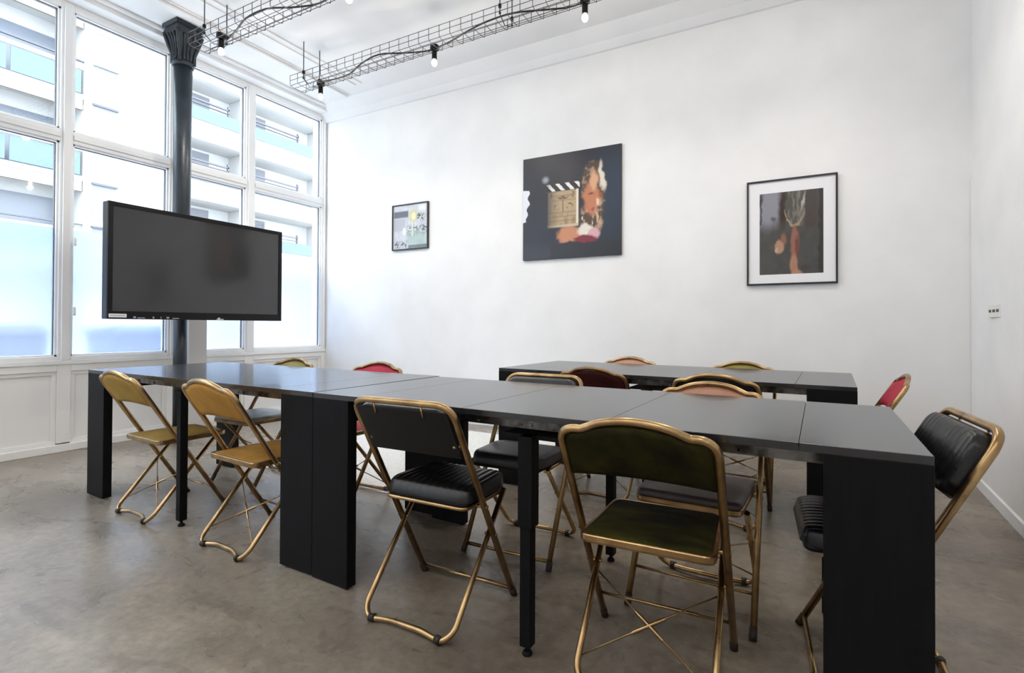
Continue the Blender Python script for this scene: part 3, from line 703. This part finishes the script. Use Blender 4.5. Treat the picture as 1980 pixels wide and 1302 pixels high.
arch_chair('mustard velvet folding chair with gilt frame at the far window end of the tables', (-3.105, 1.572), D(-3), v_must2, mt=m_gold)
arch_chair('orange-mustard velvet folding chair between the slim centre leg and the black leg panels', (-2.275, 1.545), D(-4), v_must)
black_chair('black ribbed-leather folding chair with straight gilt back, in front centre', (-1.165, 1.485), D(1))
arch_chair('dark olive velvet folding chair with broad gilt arch, nearest the camera', (-.384, 1.525), D(2), v_green, v_greenseat)
black_chair('black ribbed-leather folding chair at the right end of the long table', (.215, 1.785), D(94))
black_chair('black plain-leather folding chair facing us across the long table', (-1.135, 2.105), D(181), leather=l_plain, ribs=0)
arch_chair('dark wine-backed folding chair between the two rows of tables', (-1.05, 3.02), D(-3), v_brown, mt=m_golddk)
arch_chair('black-backed gilt folding chair drawn up to the rear table, right of the wine-backed one', (-.36, 2.94), D(-3), v_blk)
arch_chair('dusty pink folding chair with dark mauve seat facing us across the long table', (-.335, 2.01), D(178), v_pink, l_mauve, plain_pad=1)
arch_chair('dusty pink chair top just showing behind the rear table', (-1.167, 3.60), D(177), v_pink)
arch_chair('olive velvet chair top just showing behind the rear table', (-.346, 3.46), D(177), v_olive)
arch_chair('crimson velvet folding chair at the right end of the rear table', (.225, 3.17), D(87), v_red)
arch_chair('olive-backed chair with grey-green seat on the window side of the far table', (-3.19, 2.175), D(180), v_olive, l_grey, mt=m_golddk, plain_pad=1)
arch_chair('crimson velvet folding chair top between the two joined tables, behind them', (-2.40, 2.195), D(180), v_red, mt=m_golddk)

# ------------------------------------------------------------------ thin off-white patch laid over the floor, window side
m_floor_patch = noise_mat('off-white speckled patch', (.55, .53, .48), (.80, .79, .76), 160, .95, bump=.5, bscale=190, lo=.3, hi=.55)
bm = BM(); box(bm, -3.85, -1.75, 2.335, 4.1, .0003, .003); tag(obj('floor_patch', bm, m_floor_patch), 'off-white speckled patch on the concrete behind the far tables', 'floor_patch')

# ------------------------------------------------------------------ street outside
m_str = noise_mat('pale paving', (.30, .30, .30), (.40, .40, .39), 3, .8)
bm = BM(); box(bm, -60, XW - .26, -40, 60, -.35, -.15); o = struct('street_ground', bm, m_str)
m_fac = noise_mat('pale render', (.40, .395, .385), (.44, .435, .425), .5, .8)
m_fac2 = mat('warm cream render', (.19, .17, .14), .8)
m_win = mat('street window glass', (.12, .135, .16), .3)
m_rail = mat('dark balcony rail', (.05, .05, .06), .5)
XF = -21.0
bl = thing('apartment_building', 'white apartment building with aqua glass balconies across the street', 'building', (XF, 8, -.15))
def bpart(name, boxes, m):
    bm = BM()
    for b_ in boxes: box(bm, b_[0] + 21, b_[1] + 21, b_[2] - 8, b_[3] - 8, b_[4] + .15, b_[5] + .15)
    return obj(name, bm, m, bl)
H_B = 16
bpart('facade', [(XF - 4, XF, 7.93, 11.15, -.15, H_B), (XF - 4, XF - 1.3, -20, 7.93, -.15, H_B), (XF - 4, XF - 1.3, 11.15, 30, -.15, H_B), (XF - 1.3, XF, 17.6, 30, -.15, H_B), (XF - 1.3, XF - .0, 13.55, 13.75, -.15, H_B)], m_fac)
for k in range(-1, 4):
    z = 8.65 + 2.71 * (k - 1)      # balcony floors on the left wing
    bpart('balcony_slab', [(XF - 1.3, XF + .02, -20, 7.95, z - .16, z)], m_fac)
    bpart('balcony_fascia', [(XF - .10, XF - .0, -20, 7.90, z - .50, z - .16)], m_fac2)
    for y0 in np.arange(-2.9, 7.9, 1.8): bpart('balcony_glass', [(XF - .03, XF, y0 + .05, min(y0 + 1.75, 7.88), z + .04, z + .78)], m_aqua)
    bpart('handrail', [(XF - .05, XF + .03, -2.9, 7.93, z + .82, z + .95)], m_fac)
    bpart('handrail', [(XF - .05, XF + .03, -2.9, 7.93, z + 1.08, z + 1.12)], m_rail)
    bpart('balcony_door', [(XF - 1.33, XF - 1.26, y0, y0 + 1.5, z, z + 2.05) for y0 in (-1.4, .6, 2.6, 4.6, 6.2)], m_win)
for z in (11.1, 9.75, 8.40, 5.73, 4.27, 3.0):
    hgt = .22 if z in (9.75, 11.1) else 1.15
    w_ = bpart('window', [(XF - .02, XF + .03, 8.2, 8.83, z - hgt, z)], m_win if hgt < 1 else mat('pale blind', (.13, .135, .15), .6))
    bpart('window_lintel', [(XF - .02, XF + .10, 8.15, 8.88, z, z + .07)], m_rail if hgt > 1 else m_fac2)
for z in (8.45, 5.7): bpart('window', [(XF - .02, XF + .03, 10.35, 10.9, z - 1.0, z)], m_win)
for k in range(-1, 4):
    z = 6.75 + 2.4 * (k - 0)
    for (a, c) in ((11.2, 13.52), (13.78, 17.5)):
        bpart('balcony_slab', [(XF - 1.3, XF + .02, a, c, z - .75, z)], m_fac)
        bpart('balcony_glass', [(XF - .03, XF, a + .05, c - .05, z + .03, z + .55)], mat('pale aqua glass', (.085, .115, .12), .6, spec=.2))
        e1 = a + (c - a) * (.62 if a > 13 else .68)
        bpart('handrail', [(XF - .05, XF + .03, a, e1, z + .78, z + .84), (XF - .05, XF + .03, e1 - .06, e1, z + .55, z + .95), (XF - .05, XF + .03, a, e1, z + .64, z + .67)], m_rail)
        bpart('balcony_door', [(XF - 1.33, XF - 1.27, a + .3, a + 1.5, z, z + 1.55)], mat('pale blind', (.13, .135, .15), .6))
# wheeled bins on the pavement, seen as blurs through the frosted film
def bin_(label, x, y, colr, w=.56):
    c = thing('wheeled_bin', label, 'bin', (x, y, -.15), 0, 'bins outside the frosted windows')
    m = mat('bin plastic ' + str(colr), colr, .45)
    bm = BM(); v = [bm.verts.new(p_) for p_ in ((-.24, -w / 2 + .05, .06), (.24, -w / 2 + .05, .06), (.24, w / 2 - .05, .06), (-.24, w / 2 - .05, .06), (-.33, -w / 2, 1.08), (.33, -w / 2, 1.08), (.33, w / 2, 1.08), (-.33, w / 2, 1.08))]
    for f in ((0, 1, 5, 4), (1, 2, 6, 5), (2, 3, 7, 6), (3, 0, 4, 7), (4, 5, 6, 7), (0, 3, 2, 1)): bm.faces.new([v[i] for i in f])
    obj('body', bm, m, c, bevel=.03)
    bm = BM(); v = [bm.verts.new(p_) for p_ in ((-.36, -w / 2 - .02, 1.08), (.36, -w / 2 - .02, 1.08), (.36, w / 2 + .02, 1.08), (-.36, w / 2 + .02, 1.08), (-.34, -w / 2, 1.13), (.26, -w / 2 + .04, 1.17), (.26, w / 2 - .04, 1.17), (-.34, w / 2, 1.13))]
    for f in ((0, 1, 5, 4), (1, 2, 6, 5), (2, 3, 7, 6), (3, 0, 4, 7), (4, 5, 6, 7), (0, 3, 2, 1)): bm.faces.new([v[i] for i in f])
    obj('lid', bm, m, c, bevel=.015)
    bm = BM(); tube(bm, [(-.39, -w / 2 + .06, 1.06), (-.39, w / 2 - .06, 1.06)], .014, 8); obj('handle', bm, m, c)
    for s_ in (-1, 1):
        bm = BM(); lathe(bm, [(.04, -.03), (.09, -.03), (.10, -.015), (.10, .015), (.09, .03), (.04, .03)], seg=20)
        bmesh.ops.rotate(bm, verts=bm.verts[:], matrix=Matrix.Rotation(PI / 2, 3, 'X')); bmesh.ops.translate(bm, verts=bm.verts[:], vec=(-.25, s_ * (w / 2 - .01), .10)); obj('wheel', bm, m_rubber, c)
bin_('blue shape blurred behind the frosted glass just left of the television column', -6.55, 2.92, (.006, .030, .12), .58)
bin_('greyish lilac shape blurred behind the leftmost frosted pane', -6.55, 1.86, (.05, .045, .10), .50)
